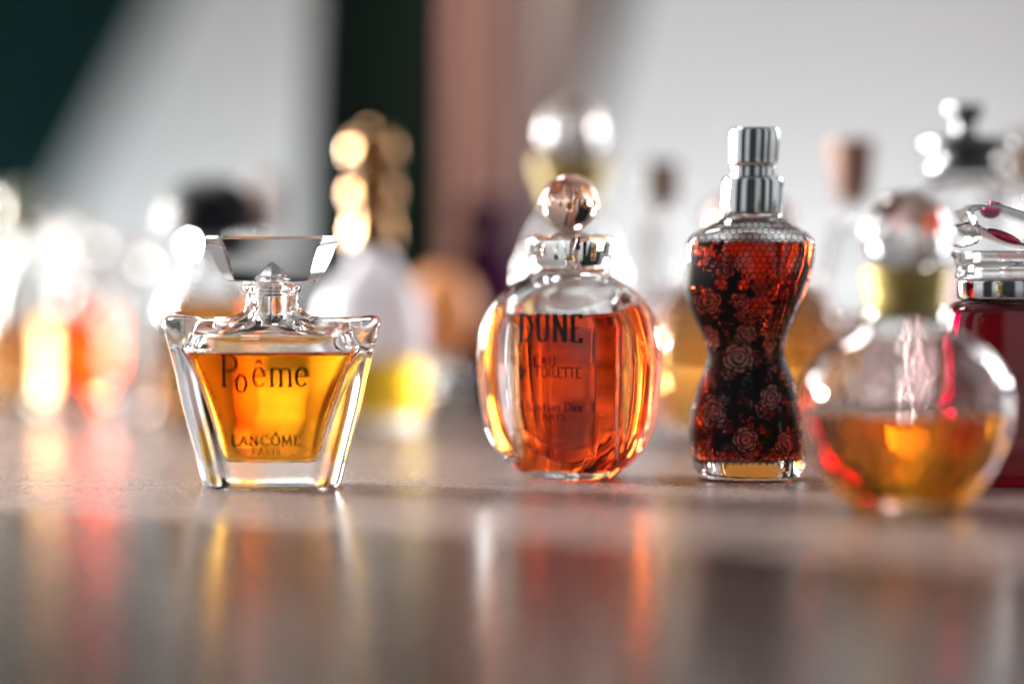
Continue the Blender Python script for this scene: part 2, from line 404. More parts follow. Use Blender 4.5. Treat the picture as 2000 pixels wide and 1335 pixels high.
m_wall = pbr('white_wall', (.80, .81, .82), .7, var=.03, vscale=3)
slab('wall', -1800, 1800, 1010, 1060, -700, 1300, m_wall)
m_floor = pbr('grey_floor', (.25, .24, .23), .5, var=.1, vscale=4)
slab('floor', -3000, 3000, -3000, 1300, -760, -740, m_floor)

def curtain(name, label, pts_bottom, pts_top, z0, z1, mat, fold=6, folds=6, thick=3):
    """cloth hung between two plan lines (bottom and top), pleated, with a real thickness"""
    nu, nv = 90, 24; front = []; back = []
    for j in range(nv + 1):
        f = j / nv
        for i in range(nu + 1):
            g = i / nu
            bx = pts_bottom[0][0] + (pts_bottom[1][0] - pts_bottom[0][0]) * g; by = pts_bottom[0][1] + (pts_bottom[1][1] - pts_bottom[0][1]) * g
            tx = pts_top[0][0] + (pts_top[1][0] - pts_top[0][0]) * g; ty = pts_top[0][1] + (pts_top[1][1] - pts_top[0][1]) * g
            w = fold * math.sin(2 * PI * folds * g + .6 * math.sin(5 * g)) * (0.7 + .3 * f)
            x = bx + (tx - bx) * f; y = by + (ty - by) * f + w
            front.append((x, y, z0 + (z1 - z0) * f)); back.append((x, y + thick, z0 + (z1 - z0) * f))
    mb = MB(); n1 = nu + 1; fs = []; off = len(front)
    for j in range(nv):
        for i in range(nu):
            a = j * n1 + i
            fs.append((a, a + 1, a + n1 + 1, a + n1)); fs.append((off + a, off + a + n1, off + a + n1 + 1, off + a + 1))
    for j in range(nv):
        a = j * n1; fs.append((a, a + n1, off + a + n1, off + a)); a += nu; fs.append((a, off + a, off + a + n1, a + n1))
    for i in range(nu):
        a = i; fs.append((a, off + a, off + a + 1, a + 1)); a = nv * n1 + i; fs.append((a, a + 1, off + a + 1, off + a))
    mb.add(front + back, fs)
    o = mb.build(name, mat, sharp=50); o['label'] = label; o['category'] = 'curtain'
    return o
def cloth(name, col, var=.3, vscale=8):
    m, t, o = new_mat(name)
    d = t.nodes.new('ShaderNodeBsdfDiffuse'); t.links.new(d.outputs[0], o.inputs[0]); d.inputs['Roughness'].default_value = .6
    tcn = t.nodes.new('ShaderNodeTexCoord'); nz = t.nodes.new('ShaderNodeTexNoise'); nz.inputs['Scale'].default_value = vscale; nz.inputs['Detail'].default_value = 5
    t.links.new(tcn.outputs['Object'], nz.inputs['Vector'])
    cr = t.nodes.new('ShaderNodeValToRGB'); t.links.new(nz.outputs[0], cr.inputs[0])
    cr.color_ramp.elements[0].position = .3; cr.color_ramp.elements[1].position = .7
    cr.color_ramp.elements[0].color = (*[c * (1 - var) for c in col], 1); cr.color_ramp.elements[1].color = (*[c * (1 + var) for c in col], 1)
    t.links.new(cr.outputs[0], d.inputs['Color'])
    return m
m_cdark = cloth('black_green_cloth', (.003, .005, .004))
m_cgreen = cloth('dark_green_cloth', (.012, .042, .044))
m_cpink = cloth('dusty_rose_cloth', (.52, .30, .25), .12)
m_cbrown = cloth('taupe_cloth', (.16, .12, .125), .12)
m_cbeige = cloth('beige_cloth', (.42, .34, .31), .12)
m_cdkbrown = cloth('dark_brown_cloth', (.04, .03, .03), .2)
def wx(px, y): return (px - 1000) * PX * (D + y) / D
# right hem near the bottles, left side running back towards the wall
curtain('curtain', 'black cloth panel behind the gold capped bottle, left of the dusty rose curtain', ((wx(580, 340), 340), (wx(860, 190), 190)), ((wx(770, 340), 340), (wx(860, 190), 190)), 2, 700, m_cdark, 2.5, 4)  # dark upright shape of unknown kind, built as cloth
curtain('curtain', 'dusty rose curtain hanging between the black cloth panel and the taupe curtain', ((wx(835, 420), 420), (wx(985, 420), 420)), ((wx(835, 420), 420), (wx(985, 420), 420)), 2, 700, m_cpink, 4, 3)
curtain('curtain', 'narrow dark taupe curtain hanging right of the dusty rose curtain', ((wx(972, 450), 450), (wx(1042, 460), 460)), ((wx(972, 450), 450), (wx(1042, 460), 460)), 2, 700, m_cbrown, 4, 2)
curtain('curtain', 'pale beige curtain with a slanting right hem', ((wx(1000, 600), 600), (wx(1020, 640), 640)), ((wx(1000, 600), 600), (wx(1620, 640), 640)), 2, 700, m_cbeige, 5, 3)
curtain('curtain', 'dark brown curtain edge slanting behind the pale beige curtain', ((wx(1000, 700), 700), (wx(1050, 700), 700)), ((wx(1400, 700), 700), (wx(1850, 700), 700)), 2, 700, m_cdkbrown, 4, 2)
curtain('curtain', 'dark green curtain drawn aslant across the upper left corner', ((wx(-900, 900), 900), (wx(8, 900), 900)), ((wx(-900, 900), 900), (wx(1293, 900), 900)), 2, 700, m_cgreen, 10, 9)

GRP = 'miniature perfume bottles standing on the table'
# ================================================================== 1. fan stoppered amber bottle
def fan_bottle():
    A = At(533, 1.004)
    t = empty('perfume_bottle', 'trapezoid clear glass bottle of amber perfume with a fan shaped crystal stopper', 'perfume bottle', A.x, A.y, 0, GRP)
    z = A.z
    edge = z(662); horn = 4.0
    def dip(s):
        return lambda u, v: s * horn * (abs(u) ** 5)
    ks = [(11.3, 5.8, 5, 0.0), (11.9, 6.3, 5, 0.25), (12.2, 6.6, 5, 1.0), (13.2, 6.8, 5, 5.0), (15.3, 7.2, 5, 13.0), (17.2, 7.7, 5, 20.0), (18.5, 8.0, 5, edge - 2.6), (18.9, 8.1, 5, edge - 1.5)]
    R = spline(ks, 0.8); o = []
    for r in R:
        f = min(1, max(0, (r[3] - 12) / (edge - 1.5 - 12))) ** 2
        o.append((*r[:4], dip(f)))
    # over the rim, in towards the neck: the ridge runs from horn to horn
    ridge = edge + horn
    for s, (a, b, e, zz_, hs) in enumerate([(18.95, 8.0, 5, edge - .9, 1), (18.8, 7.8, 5, edge - .4, 1), (18.4, 7.4, 4.8, edge + .02, 1), (17.8, 7.0, 4.5, edge + .3, .98), (16.9, 6.4, 4, edge + .7, .90), (14.5, 5.6, 3.4, edge + 1.3, .68),
                                            (11.5, 5.0, 2.8, edge + 1.9, .5), (8.6, 4.6, 2.4, edge + 2.7, .3), (6.6, 4.3, 2, edge + 3.8, .1), (5.3, 4.1, 2, edge + 5.0, 0), (4.7, 4.0, 2, edge + 6.2, 0), (4.5, 4.0, 2, edge + 7.6, 0),
                                            (4.55, 4.1, 2, edge + 8.2, 0), (5.1, 4.7, 2, edge + 8.6, 0), (5.2, 4.8, 2, edge + 9.2, 0), (4.9, 4.5, 2, edge + 9.7, 0), (3.6, 3.4, 2, edge + 9.75, 0)]):
        o.append((a, b, e, zz_, dip(hs)))
    top = edge + 9.75
    ki = [(0.1, 0.1, 4, z(898)), (6.6, 3.6, 4, z(898)), (8.0, 4.4, 4.5, z(894)), (8.7, 4.8, 5, z(880)), (9.6, 5.1, 5, z(840)), (11.6, 5.6, 5, z(770)), (13.9, 6.0, 5, z(700)),
          (14.9, 6.1, 5, z(675)), (14.4, 5.7, 4, z(662)), (11.5, 4.9, 3, z(652)), (7.2, 3.9, 2.4, z(640)), (4.6, 3.2, 2, z(628)), (3.2, 3.0, 2, z(610)), (3.1, 3.0, 2, z(590)), (3.3, 3.15, 2, top - .3)]
    inner = spline(ki, 0.6)
    inner = [r for i, r in enumerate(inner) if i == 0 or r[3] > inner[i - 1][3] - .3]
    ml = liquid('amber_liquid', (.94, .31, .006), 11.0)
    glass_shell(t, o, inner, z(684), m_glass, ml, 128, lift=0.5)
    # printed words, on the front wall
    rr = R
    def put(u, v):
        r = at_z(rr, v); a, b, e = r[:3]
        yy = -b * (1 - min(.999, abs(u / a)) ** e) ** (1 / e)
        return (u, yy - .05, v)
    lettering(t, 'title_lettering', 'Poême', -.65, z(749), 5.0, put, m_ink, .10, .045, .04, width=15.4,
              shifts={0: (0, 0, 1.08), 1: (-.18, -.20, .92), 2: (-.05, 0, 1), 3: (0, 0, 1), 4: (0, 0, 1)})
    lettering(t, 'maker_lettering', 'LANCÔME', -.45, z(863), 1.7, put, m_ink, .16, .09, .10, width=12.2)
    lettering(t, 'city_lettering', 'PARIS', -.5, z(881), 1.2, put, m_ink, .15, .09, .10, width=5.0)
    # the stopper: fan with cut ends, on a plug
    st = None
    mb = MB()
    rows = [(549, 7.6, 5.9, 3.7), (546, 8.0, 6.4, 4.0), (530, 9.2, 7.1, 4.5), (505, 10.4, 7.7, 4.9), (480, 11.2, 8.5, 5.2), (464, 11.6, 9.3, 5.3), (461, 11.4, 9.2, 5.1)]
    vs = []; n = 8
    for py, wo_, wf, d in rows:
        zz_ = z(py)
        vs += [(wo_, 1.2, zz_), (wf, d, zz_), (-wf, d, zz_), (-wo_, 1.2, zz_), (-wo_, -1.2, zz_), (-wf, -d, zz_), (wf, -d, zz_), (wo_, -1.2, zz_)]
    fs = [(k * n + i, k * n + (i + 1) % n, (k + 1) * n + (i + 1) % n, (k + 1) * n + i) for k in range(len(rows) - 1) for i in range(n)]
    fs.append(tuple(reversed(range(n)))); fs.append(tuple((len(rows) - 1) * n + i for i in range(n)))
    mb.add(vs, fs)
    st = mb.build('stopper', m_glass_plain, t, sharp=14)
    zb = z(548)
    pl = spline([(.1, .1, 2, z(633)), (1.7, 1.7, 2, z(631)), (2.75, 2.75, 2, z(618)), (2.85, 2.85, 2, z(600)), (2.95, 2.95, 2, top + .05), (3.4, 3.4, 2, top + .35), (3.2, 3.2, 2, zb - .7), (3.0, 3.0, 2, zb - .12)], .35)
    solid(st, 'plug', pl, m_glass_plain, 48)
    cone = MB(); loft(cone, spline([(3.3, 3.0, 2, zb + .15), (3.1, 2.8, 2, zb + .8), (1.7, 1.6, 2, zb + 2.4), (.2, .2, 2, zb + 3.6)], .4), 8, start=True, end=True, flip=True)
    cone.build('hollow', m_glass_plain, st, sharp=20)
fan_bottle()

# ================================================================== 2. flattened round bottle with a ball stopper
def round_orange_bottle():
    A = At(1113, 1.045)
    t = empty('perfume_bottle', 'oval clear glass bottle of orange perfume with a peach glass ball stopper', 'perfume bottle', A.x, A.y, math.radians(-24), GRP)
    z = A.z
    def R(px): return A.w(px) * .99
    prof = [(932, 78), (931, 86), (926, 94), (905, 118), (880, 140), (840, 160), (800, 169), (740, 176), (690, 177), (640, 170), (600, 153), (572, 128), (553, 104), (542, 88), (533, 79),
            (524, 76), (515, 77), (510, 82), (502, 84), (470, 86), (463, 84), (460, 79), (459, 68)]
    keys = []
    z0 = z(932)
    for py, h in prof:
        a = R(h); f = min(1, max(0, (h - 80) / 90))
        if py < 545: f = 0
        keys.append((a, a * (1 - .38 * f), 2 + 1.8 * f, max(0, (z(py) - z0) * z(459) / (z(459) - z0))))
    outer = spline(keys, .7)
    topz = keys[-1][3]
    zi = lambda py: (z(py) - z0) * z(459) / (z(459) - z0)
    inner = spline([(.1, .1, 3, zi(910)), (7.0, 4.4, 3.5, zi(910)), (9.0, 5.5, 5, zi(907)), (9.6, 5.8, 6, zi(895)), (9.9, 6.0, 7, zi(850)), (10.4, 6.3, 7, zi(780)), (10.6, 6.4, 7, zi(700)), (10.5, 6.4, 6, zi(630)),
                    (10.0, 6.4, 4, zi(597)), (8.6, 6.4, 2.5, zi(575)), (6.0, 5.4, 2, zi(558)), (4.0, 3.9, 2, zi(549)), (.1, .1, 2, zi(546))], .6)
    ml = liquid('orange_liquid', (.94, .115, .010), 11.0)
    def ripple(x, y, zz_):
        a = math.atan2(y, x); w = min(1, max(0, (zi(600) - zz_) / 4)) * min(1, max(0, zz_ - 1.5) / 3)
        k = 1 + w * (.022 * math.sin(11 * a + .4) + .016 * math.sin(23 * a + 1.0 + .05 * zz_) + .010 * math.sin(37 * a))
        return (x * k * (1 - .05 * w) + 1.3 * w, y * k, zz_)
    glass_shell(t, outer, inner, zi(612), m_glass, ml, 160, lift=.5, warp=ripple, solid_neck=True)
    def put(u, v):
        r = at_z(outer, v); a, b, e = r[:3]
        return (u, -b * (1 - min(.999, abs(u / a)) ** e) ** (1 / e) - .05, v)
    lettering(t, 'title_lettering', 'DUNE', .3, zi(664), 4.9, put, m_ink, .17, .05, .10, width=12.5)
    lettering(t, 'strength_lettering', 'EAU', -.6, zi(711), 1.75, put, m_ink, .14, .10, .06, width=4.4, serif=False)
    lettering(t, 'strength_lettering', 'DE TOILETTE', .3, zi(732), 1.85, put, m_ink, .15, .10, .05, width=12.2, serif=False)
    lettering(t, 'maker_lettering', 'Christian Dior', .5, zi(797), 1.6, put, m_ink, .17, .08, .05, width=12.6)
    lettering(t, 'city_lettering', 'PARIS', .2, zi(813), 1.1, put, m_ink, .17, .1, .15, width=6.0)
    mp = tinted('peach_glass', (.94, .64, .52), 11.0)
    zc = z(396); r = A.w(57)
    mb = MB(); loft(mb, sphere_rings(zc, r, 40)[:], 64)
    s = mb.build('stopper', mp, t)
    foot = spline([(.1, .1, 2, topz + .03), (3.4, 3.4, 2, topz + .04), (3.5, 3.5, 2, topz + .2), (2.5, 2.5, 2, topz + .5), (2.2, 2.2, 2, topz + .7), (2.5, 2.5, 2, zc - r + .12)], .4)
    foot = [f for i, f in enumerate(foot)]
    solid(s, 'stopper_foot', foot, mp, 48)
round_orange_bottle()

# ================================================================== 3. torso bottle with rose lace
def torso_bottle():
    A = At(1462, 1.038)
    t = empty('perfume_bottle', 'torso shaped bottle of dark red perfume under black rose lace with a chrome sprayer', 'perfume bottle', A.x, A.y, 0, GRP)
    z = A.z; z0 = z(941); zt = z(418)
    zi = lambda py: (z(py) - z0) * zt / (zt - z0)
    sil = [(941, 1388, 1545), (939, 1371, 1560), (930, 1360, 1569), (915, 1354, 1573), (880, 1348, 1574), (840, 1345, 1572), (800, 1350, 1564), (760, 1362, 1554), (730, 1374, 1544), (705, 1381, 1534), (680, 1379, 1532), (650, 1368, 1541),
           (620, 1354, 1554), (590, 1341, 1566), (560, 1336, 1577), (530, 1338, 1585), (500, 1341, 1590), (475, 1342, 1590), (462, 1349, 1583), (450, 1367, 1566), (440, 1387, 1549), (430, 1404, 1534), (424, 1412, 1528), (418, 1414, 1526)]
    K = []
    for py, l, r in sil:
        a = A.w((r - l) / 2); cx = A.w((r + l) / 2 - 1462)
        rat = .80 if py > 700 else .74
        if py < 465: rat = .74 + .26 * min(1, (465 - py) / 40)
        K.append((a, a * rat, 2.25 if 445 < py else 2.0, zi(py), cx, 0))
    def sp6(K, step):
        base = spline([k[:4] for k in K], step)
        zs = [k[3] for k in K]; cs = [k[4] for k in K]
        return [(*b[:4], None, float(np.interp(b[3], zs, cs)), 0) for b in base]
    outer = sp6(K, .6)
    def bust(x, y, zz_):
        """two soft rises on the front"""
        d = 0
        if y < 0:
            for s in (-1, 1):
                d += 1.5 * math.exp(-((x - s * 4.6) / 3.4) ** 2 - ((zz_ - zi(545)) / 4.2) ** 2)
            d -= .5 * math.exp(-(x / 1.2) ** 2 - ((zz_ - zi(760)) / 1.5) ** 2)
        return -d * min(1, max(0, -y) / 4)
    lipz = outer[-1][3]
    KI = [(.1, .1, 2, zi(905))] + [(max(.5, k[0] - 1.5), max(.5, k[1] - 1.4), k[2], k[3]) for k in K if zi(895) < k[3] < zi(436)]
    KI[1:1] = [(K[4][0] - 3.0, K[4][1] - 2.8, 2.2, zi(904)), (K[4][0] - 1.7, K[4][1] - 1.7, 2.2, zi(897))]
    KI += [(4.1, 4.1, 2, zi(430)), (3.6, 3.6, 2, zi(424)), (3.6, 3.6, 2, lipz + 2)]
    inner = spline(KI, .6); zs = [k[3] for k in K]; cs = [k[4] for k in K]
    inner = [(*b[:4], None, float(np.interp(b[3], zs, cs)), 0) for b in inner]
    outer += [(outer[-1][0], outer[-1][1], 2, lipz + 2.0, None, outer[-1][5], 0), (3.9, 3.9, 2, lipz + 2.05, None, outer[-1][5], 0)]
    level = zi(474)
    low_ = [r for r in inner if r[3] < level - .05]; up = [r for r in inner if r[3] > level + .05]
    cut = (*at_z([i[:4] for i in inner], level), None, float(np.interp(level, zs, cs)), 0)
    n = 128
    mb = MB(); loft(mb, outer + list(reversed(up)) + [cut], n, start=.5)
    mb.v = [(x, y + bust(x, y, zz_), zz_) for x, y, zz_ in mb.v]
    mb.build('glass_body', m_glass, t)
    mb = MB(); loft(mb, low_ + [cut], n, start=True)
    cx = cut[5]
    loft(mb, [cut, (cut[0] - .4, cut[1] - .4, cut[2], level - .22, None, cx, 0), (cut[0] * .5, cut[1] * .5, 2, level - .3, None, cx, 0)], n, end=True, flag=1)
    mb.v = [(x, y + bust(x, y, zz_), zz_) for x, y, zz_ in mb.v]
    mb.build('liquid', liquid('dark_red_liquid', (.70, .055, .012), 11.0), t)
    # ---- lace print: a skin just outside the glass, its ink worked out point by point
    NU, NV = 560, 430
    zlo, zhi = zi(908), zi(426)
    base = [o[:6] for o in outer if o[3] <= lipz]
    vs = []; ink = []; uv = []
    rng = random.Random(5)
    roses = []
    # seen on the front, in mm (x from the axis, z): photograph pixels
    for px, py, rad, ph, tone in ((1437, 700, 34, .3, 1), (1497, 776, 27, 1.2, 1), (1390, 800, 33, 2.0, .8), (1447, 858, 27, .7, .85), (1450, 655, 26, .2, .55), (1387, 660, 26, 1.9, .6),
                              (1376, 590, 30, .9, .35), (1440, 592, 27, 2.4, .28), (1500, 690, 18, 1.4, .3), (1527, 866, 26, .4, .3), (1372, 745, 18, 1.0, .5), (1408, 528, 20, .4, .10), (1545, 800, 22, .1, .5),
                              (1530, 610, 20, .1, .2)):
        roses.append((A.w(px - 1462), zi(py), A.w(rad), ph, tone))
    for i in range(26):   # the back of the bottle
        roses.append((rng.uniform(16, 40), rng.uniform(4, 40), rng.uniform(2.0, 3.2), rng.uniform(0, 6), rng.uniform(.3, 1)))
    def rose(dx, dz, R_, ph):
        """0 outside, 1 petal, 2 outline"""
        sq = .78 + .22 * math.sin(ph * 2.3); r = math.hypot(dx * math.cos(ph) + dz * math.sin(ph), (dz * math.cos(ph) - dx * math.sin(ph)) / sq) / R_; a = math.atan2(dz, dx) + ph
        edge = .74 + .27 * abs(math.cos(2.5 * a + .35 * math.sin(a + ph))) ** .7
        if r > edge: return 0
        if r > edge - .10: return 2
        e1 = .60 + .09 * abs(math.cos(1.5 * a + .8)); e2 = .38 + .06 * abs(math.cos(1.5 * a + 2.0))
        if abs(r - e1) < .048 or abs(r - e2) < .045: return 2
        if r > e1:
            if abs(math.sin(2.5 * a)) < .10: return 2
        elif r > e2:
            if abs(math.sin(1.5 * a + .8 + .9)) < .10: return 2
        elif r > .08:
            if abs(((r * 7 - a / PI) % 2) - 1) < .24: return 2
        else: return 2
        return 1
    for j in range(NV + 1):
        zz_ = zlo + (zhi - zlo) * j / NV
        r6 = at_z([b[:4] for b in base], zz_); cxx = float(np.interp(zz_, zs, cs))
        a, b, e = r6[:3]
        for i in range(NU):
            th = 2 * PI * i / NU - PI
            # th = 0 faces the camera
            x = a * sgp(math.sin(th), 2 / e); y = -b * sgp(math.cos(th), 2 / e)
            k = 1 + .04 / a
            X, Y = cxx + x * k, y * k
            Y += bust(X, Y, zz_)
            vs.append((X, Y - (.01 if y < 0 else -.01), zz_))
            s = X if abs(th) < PI / 2 else math.copysign(a + (abs(th) - PI / 2) * (a + b) / 2, th) % 56
            fx = s
            # blotches of foliage, denser low and to the left, open over the right of the chest
            nv = noise.noise(Vector((fx * .42, zz_ * .42, 3.1))) + .55 * noise.noise(Vector((fx * 1.1, zz_ * 1.1, 8.7))) + .32 * noise.noise(Vector((fx * 2.6, zz_ * 2.6, 1.3)))
            h = (zz_ - zi(908)) / (zi(470) - zi(908))
            thr = .02 + .55 * max(0, h - .48) - .12 * max(0, .45 - abs(h - .35))
            if h > .5: thr += .085 * fx + .05
            if h > .86: thr += 3 * (h - .86) + .2
            if h < .12: thr += .55 * (1 - h / .12)
            blk = 1.0 if nv > thr else 0.0
            st = noise.noise(Vector((fx * .9 + 3, zz_ * .9, 14.0))) - .08; s2 = noise.noise(Vector((fx * 1.5 + 9, zz_ * 1.5, 4.0)))
            if abs(st) < .05 and h < .86: blk = 1.0
            if abs(s2) < .06 and h < .62: blk = 1.0
            tone = 0.0
            for (rx, rz, rR, ph, tn) in roses:
                if abs(fx - rx) < rR and abs(zz_ - rz) < rR:
                    q = rose(fx - rx, (zz_ - rz), rR, ph)
                    if q == 2: blk = 1.0; tone = 0; break
                    if q == 1: blk = 0.0; tone = tn; break
            ink.append((blk, tone, 0, 1)); uv.append((fx, zz_))
    fs = [(j * NU + i, j * NU + (i + 1) % NU, (j + 1) * NU + (i + 1) % NU, (j + 1) * NU + i) for j in range(NV) for i in range(NU)]
    mb = MB(); mb.add(vs, fs)
    m, nt2, o = new_mat('lace_print')
    L = nt2.links
    at = nt2.nodes.new('ShaderNodeAttribute'); at.attribute_name = 'ink'
    sx = nt2.nodes.new('ShaderNodeSeparateColor'); L.new(at.outputs['Color'], sx.inputs[0])
    mpn = nt2.nodes.new('ShaderNodeAttribute'); mpn.attribute_name = 'lace_uv'
    sv = nt2.nodes.new('ShaderNodeSeparateXYZ'); L.new(mpn.outputs['Vector'], sv.inputs[0])
    def mm(op, a, b=None, c=None):
        q = nt2.nodes.new('ShaderNodeMath'); q.operation = op
        for i, v in enumerate((a, b, c)):
            if v is None: continue
            if isinstance(v, (int, float)): q.inputs[i].default_value = v
            else: L.new(v, q.inputs[i])
        return q.outputs[0]
    # hexagon net, cells 1.25 mm: distance to the nearest cell border
    S = 1.18; ux = mm('DIVIDE', sv.outputs[0], S); uz = mm('DIVIDE', sv.outputs[1], S)
    r3 = math.sqrt(3)
    def cell(ox, oz):
        fx = mm('SUBTRACT', mm('FLOORED_MODULO', mm('ADD', ux, ox), 1.0), .5)
        fz = mm('SUBTRACT', mm('FLOORED_MODULO', mm('ADD', uz, oz), r3), r3 / 2)
        axx = mm('ABSOLUTE', fx); azz = mm('ABSOLUTE', fz)
        return mm('MAXIMUM', axx, mm('ADD', mm('MULTIPLY', axx, .5), mm('MULTIPLY', azz, r3 / 2)))
    hexd = mm('MINIMUM', cell(0, 0), cell(.5, r3 / 2))
    net = mm('GREATER_THAN', hexd, .435)
    cov_net = mm('MULTIPLY', net, mm('LESS_THAN', sx.outputs[1], .05))
    black = mm('MAXIMUM', mm('GREATER_THAN', sx.outputs[0], .5), mm('MULTIPLY', cov_net, .85))
    tr = nt2.nodes.new('ShaderNodeBsdfTransparent')
    inkb = nt2.nodes.new('ShaderNodeBsdfPrincipled'); inkb.inputs['Base Color'].default_value = (.008, .007, .009, 1); inkb.inputs['Roughness'].default_value = .55; inkb.inputs['Specular IOR Level'].default_value = .12
    ros = nt2.nodes.new('ShaderNodeBsdfPrincipled'); ros.inputs['Base Color'].default_value = (.33, .15, .14, 1); ros.inputs['Roughness'].default_value = .5
    m1 = nt2.nodes.new('ShaderNodeMixShader'); L.new(mm('MULTIPLY', sx.outputs[1], .75), m1.inputs[0]); L.new(tr.outputs[0], m1.inputs[1]); L.new(ros.outputs[0], m1.inputs[2])
    m2 = nt2.nodes.new('ShaderNodeMixShader'); L.new(black, m2.inputs[0]); L.new(m1.outputs[0], m2.inputs[1]); L.new(inkb.outputs[0], m2.inputs[2])
    L.new(m2.outputs[0], o.inputs[0])
    ob = mb.build('lace_print', m, t)
    ca = ob.data.color_attributes.new('ink', 'FLOAT_COLOR', 'POINT'); ca.data.foreach_set('color', np.array(ink, dtype=np.float32).ravel())
    va = ob.data.attributes.new('lace_uv', 'FLOAT_VECTOR', 'POINT'); va.data.foreach_set('vector', np.array([(u, v, 0) for u, v in uv], dtype=np.float32).ravel())
    # ---- chrome sprayer
    cx = A.w(1468 - 1462)
    def ck(keys):
        return [(r[0], r[1], 2, r[3], None, cx + A.w((float(np.interp(r[3], [z(418), z(250)], [0, 6])))), 0) for r in spline([(A.w(h), A.w(h), 2, z(py)) for py, h in keys], .3)]
    c1 = ck([(419, 52), (418.5, 58), (417, 60), (412, 60.5), (352, 59.5), (348, 58), (346, 55), (345, 50)])
    solid(t, 'collar', c1, m_chrome, 64, sharp=60)
    c2 = ck([(345.5, 40), (345, 43.5), (340, 43.5), (323, 43.5), (321, 46), (318.5, 47.5), (316, 47.5), (258, 48.5), (253, 47.5), (250.5, 44), (249.5, 36), (249.3, 10)])
    solid(t, 'spray_head', c2, m_chrome, 64, sharp=60)
torso_bottle()

# ================================================================== ball stoppered round bottles with a wound gold collar
def ball_bottle(label, cx, k, body, level, wall, collar, ball, ml, mstop, n=96, ridges=7):
    A = At(cx, k)
    t = empty('perfume_bottle', label, 'perfume bottle', A.x, A.y, 0, GRP)
    z = A.z; z0 = z(body[0][0])
    zi = lambda py: z(py) - z0 * (1 - (z(py) - z0) / (z(body[-1][0]) - z0))
    keys = [(A.w(h), A.w(h) * .92 if py > body[-3][0] else A.w(h), 2, max(0, zi(py))) for py, h in body]
    outer = spline(keys, .8)
    inn = [(.1, .1, 2, keys[2][3] + wall * 1.3)]
    for kk in keys[3:]:
        if kk[3] > inn[0][3] + .6: inn.append((max(1, kk[0] - wall), max(1, kk[1] - wall), 2, kk[3]))
    inn.insert(1, (inn[1][0] * .6, inn[1][1] * .6, 2, inn[0][3] + .15))
    inn[-1] = (inn[-1][0], inn[-1][1], 2, outer[-1][3] - .2)
    inner = spline(inn, .8)
    glass_shell(t, outer, inner, zi(level), m_glass_wavy if k < 1 else m_glass_plain, ml, n, lift=.4)
    (c0, h0), (c1, h1) = collar
    rings = []; m = ridges * 8
    for i in range(m + 1):
        f = i / m; r = A.w(h0 + (h1 - h0) * f) + .22 * math.cos(2 * PI * ridges * f)
        rings.append((r, r, 2, z(c0 + (c1 - c0) * f)))
    solid(t, 'collar', rings, m_collar, 64, sharp=70)
    bz, br = z(ball[0]), A.w(ball[1])
    mb = MB(); loft(mb, sphere_rings(bz, br, 32), 64)
    s = mb.build('stopper', mstop, t)
    solid(s, 'stopper_foot', spline([(A.w(ball[1] * .45), A.w(ball[1] * .45), 2, z(c1) + .05), (A.w(ball[1] * .4), A.w(ball[1] * .4), 2, (z(c1) + bz - br) / 2), (A.w(ball[1] * .5), A.w(ball[1] * .5), 2, bz - br * .9)], .4), m_glass_plain, 40) if z(c1) < bz - br * .9 else None
    return t
m_collar = pbr('wound_gold_cord', (.42, .33, .12), .38, .75, var=.2, vscale=400)
FB = ball_bottle('blurred round bottle of pale amber perfume in front, with clear ball stopper and gold collar', 1768, .905,
    [(1000, 80), (999, 96), (992, 112), (960, 140), (920, 170), (870, 193), (820, 205), (780, 206), (740, 198), (700, 176), (670, 144), (648, 110), (632, 88), (618, 80), (600, 78)],
    800, 1.2, ((622, 72), (522, 88)), (457, 86), liquid('pale_amber_liquid', (.90, .44, .05), 16), m_glass_plain)
ball_bottle('tall bottle behind the oval one, with crystal ball stopper and gold collar', 1118, 1.30,
    [(841, 60), (840, 75), (830, 90), (790, 100), (700, 104), (600, 103), (520, 98), (470, 85), (430, 66), (405, 52), (385, 48)],
    700, 1.6, ((395, 50), (310, 82)), (255, 61), liquid('faint_rose_liquid', (.95, .80, .74), 18), m_glass_plain, 64)

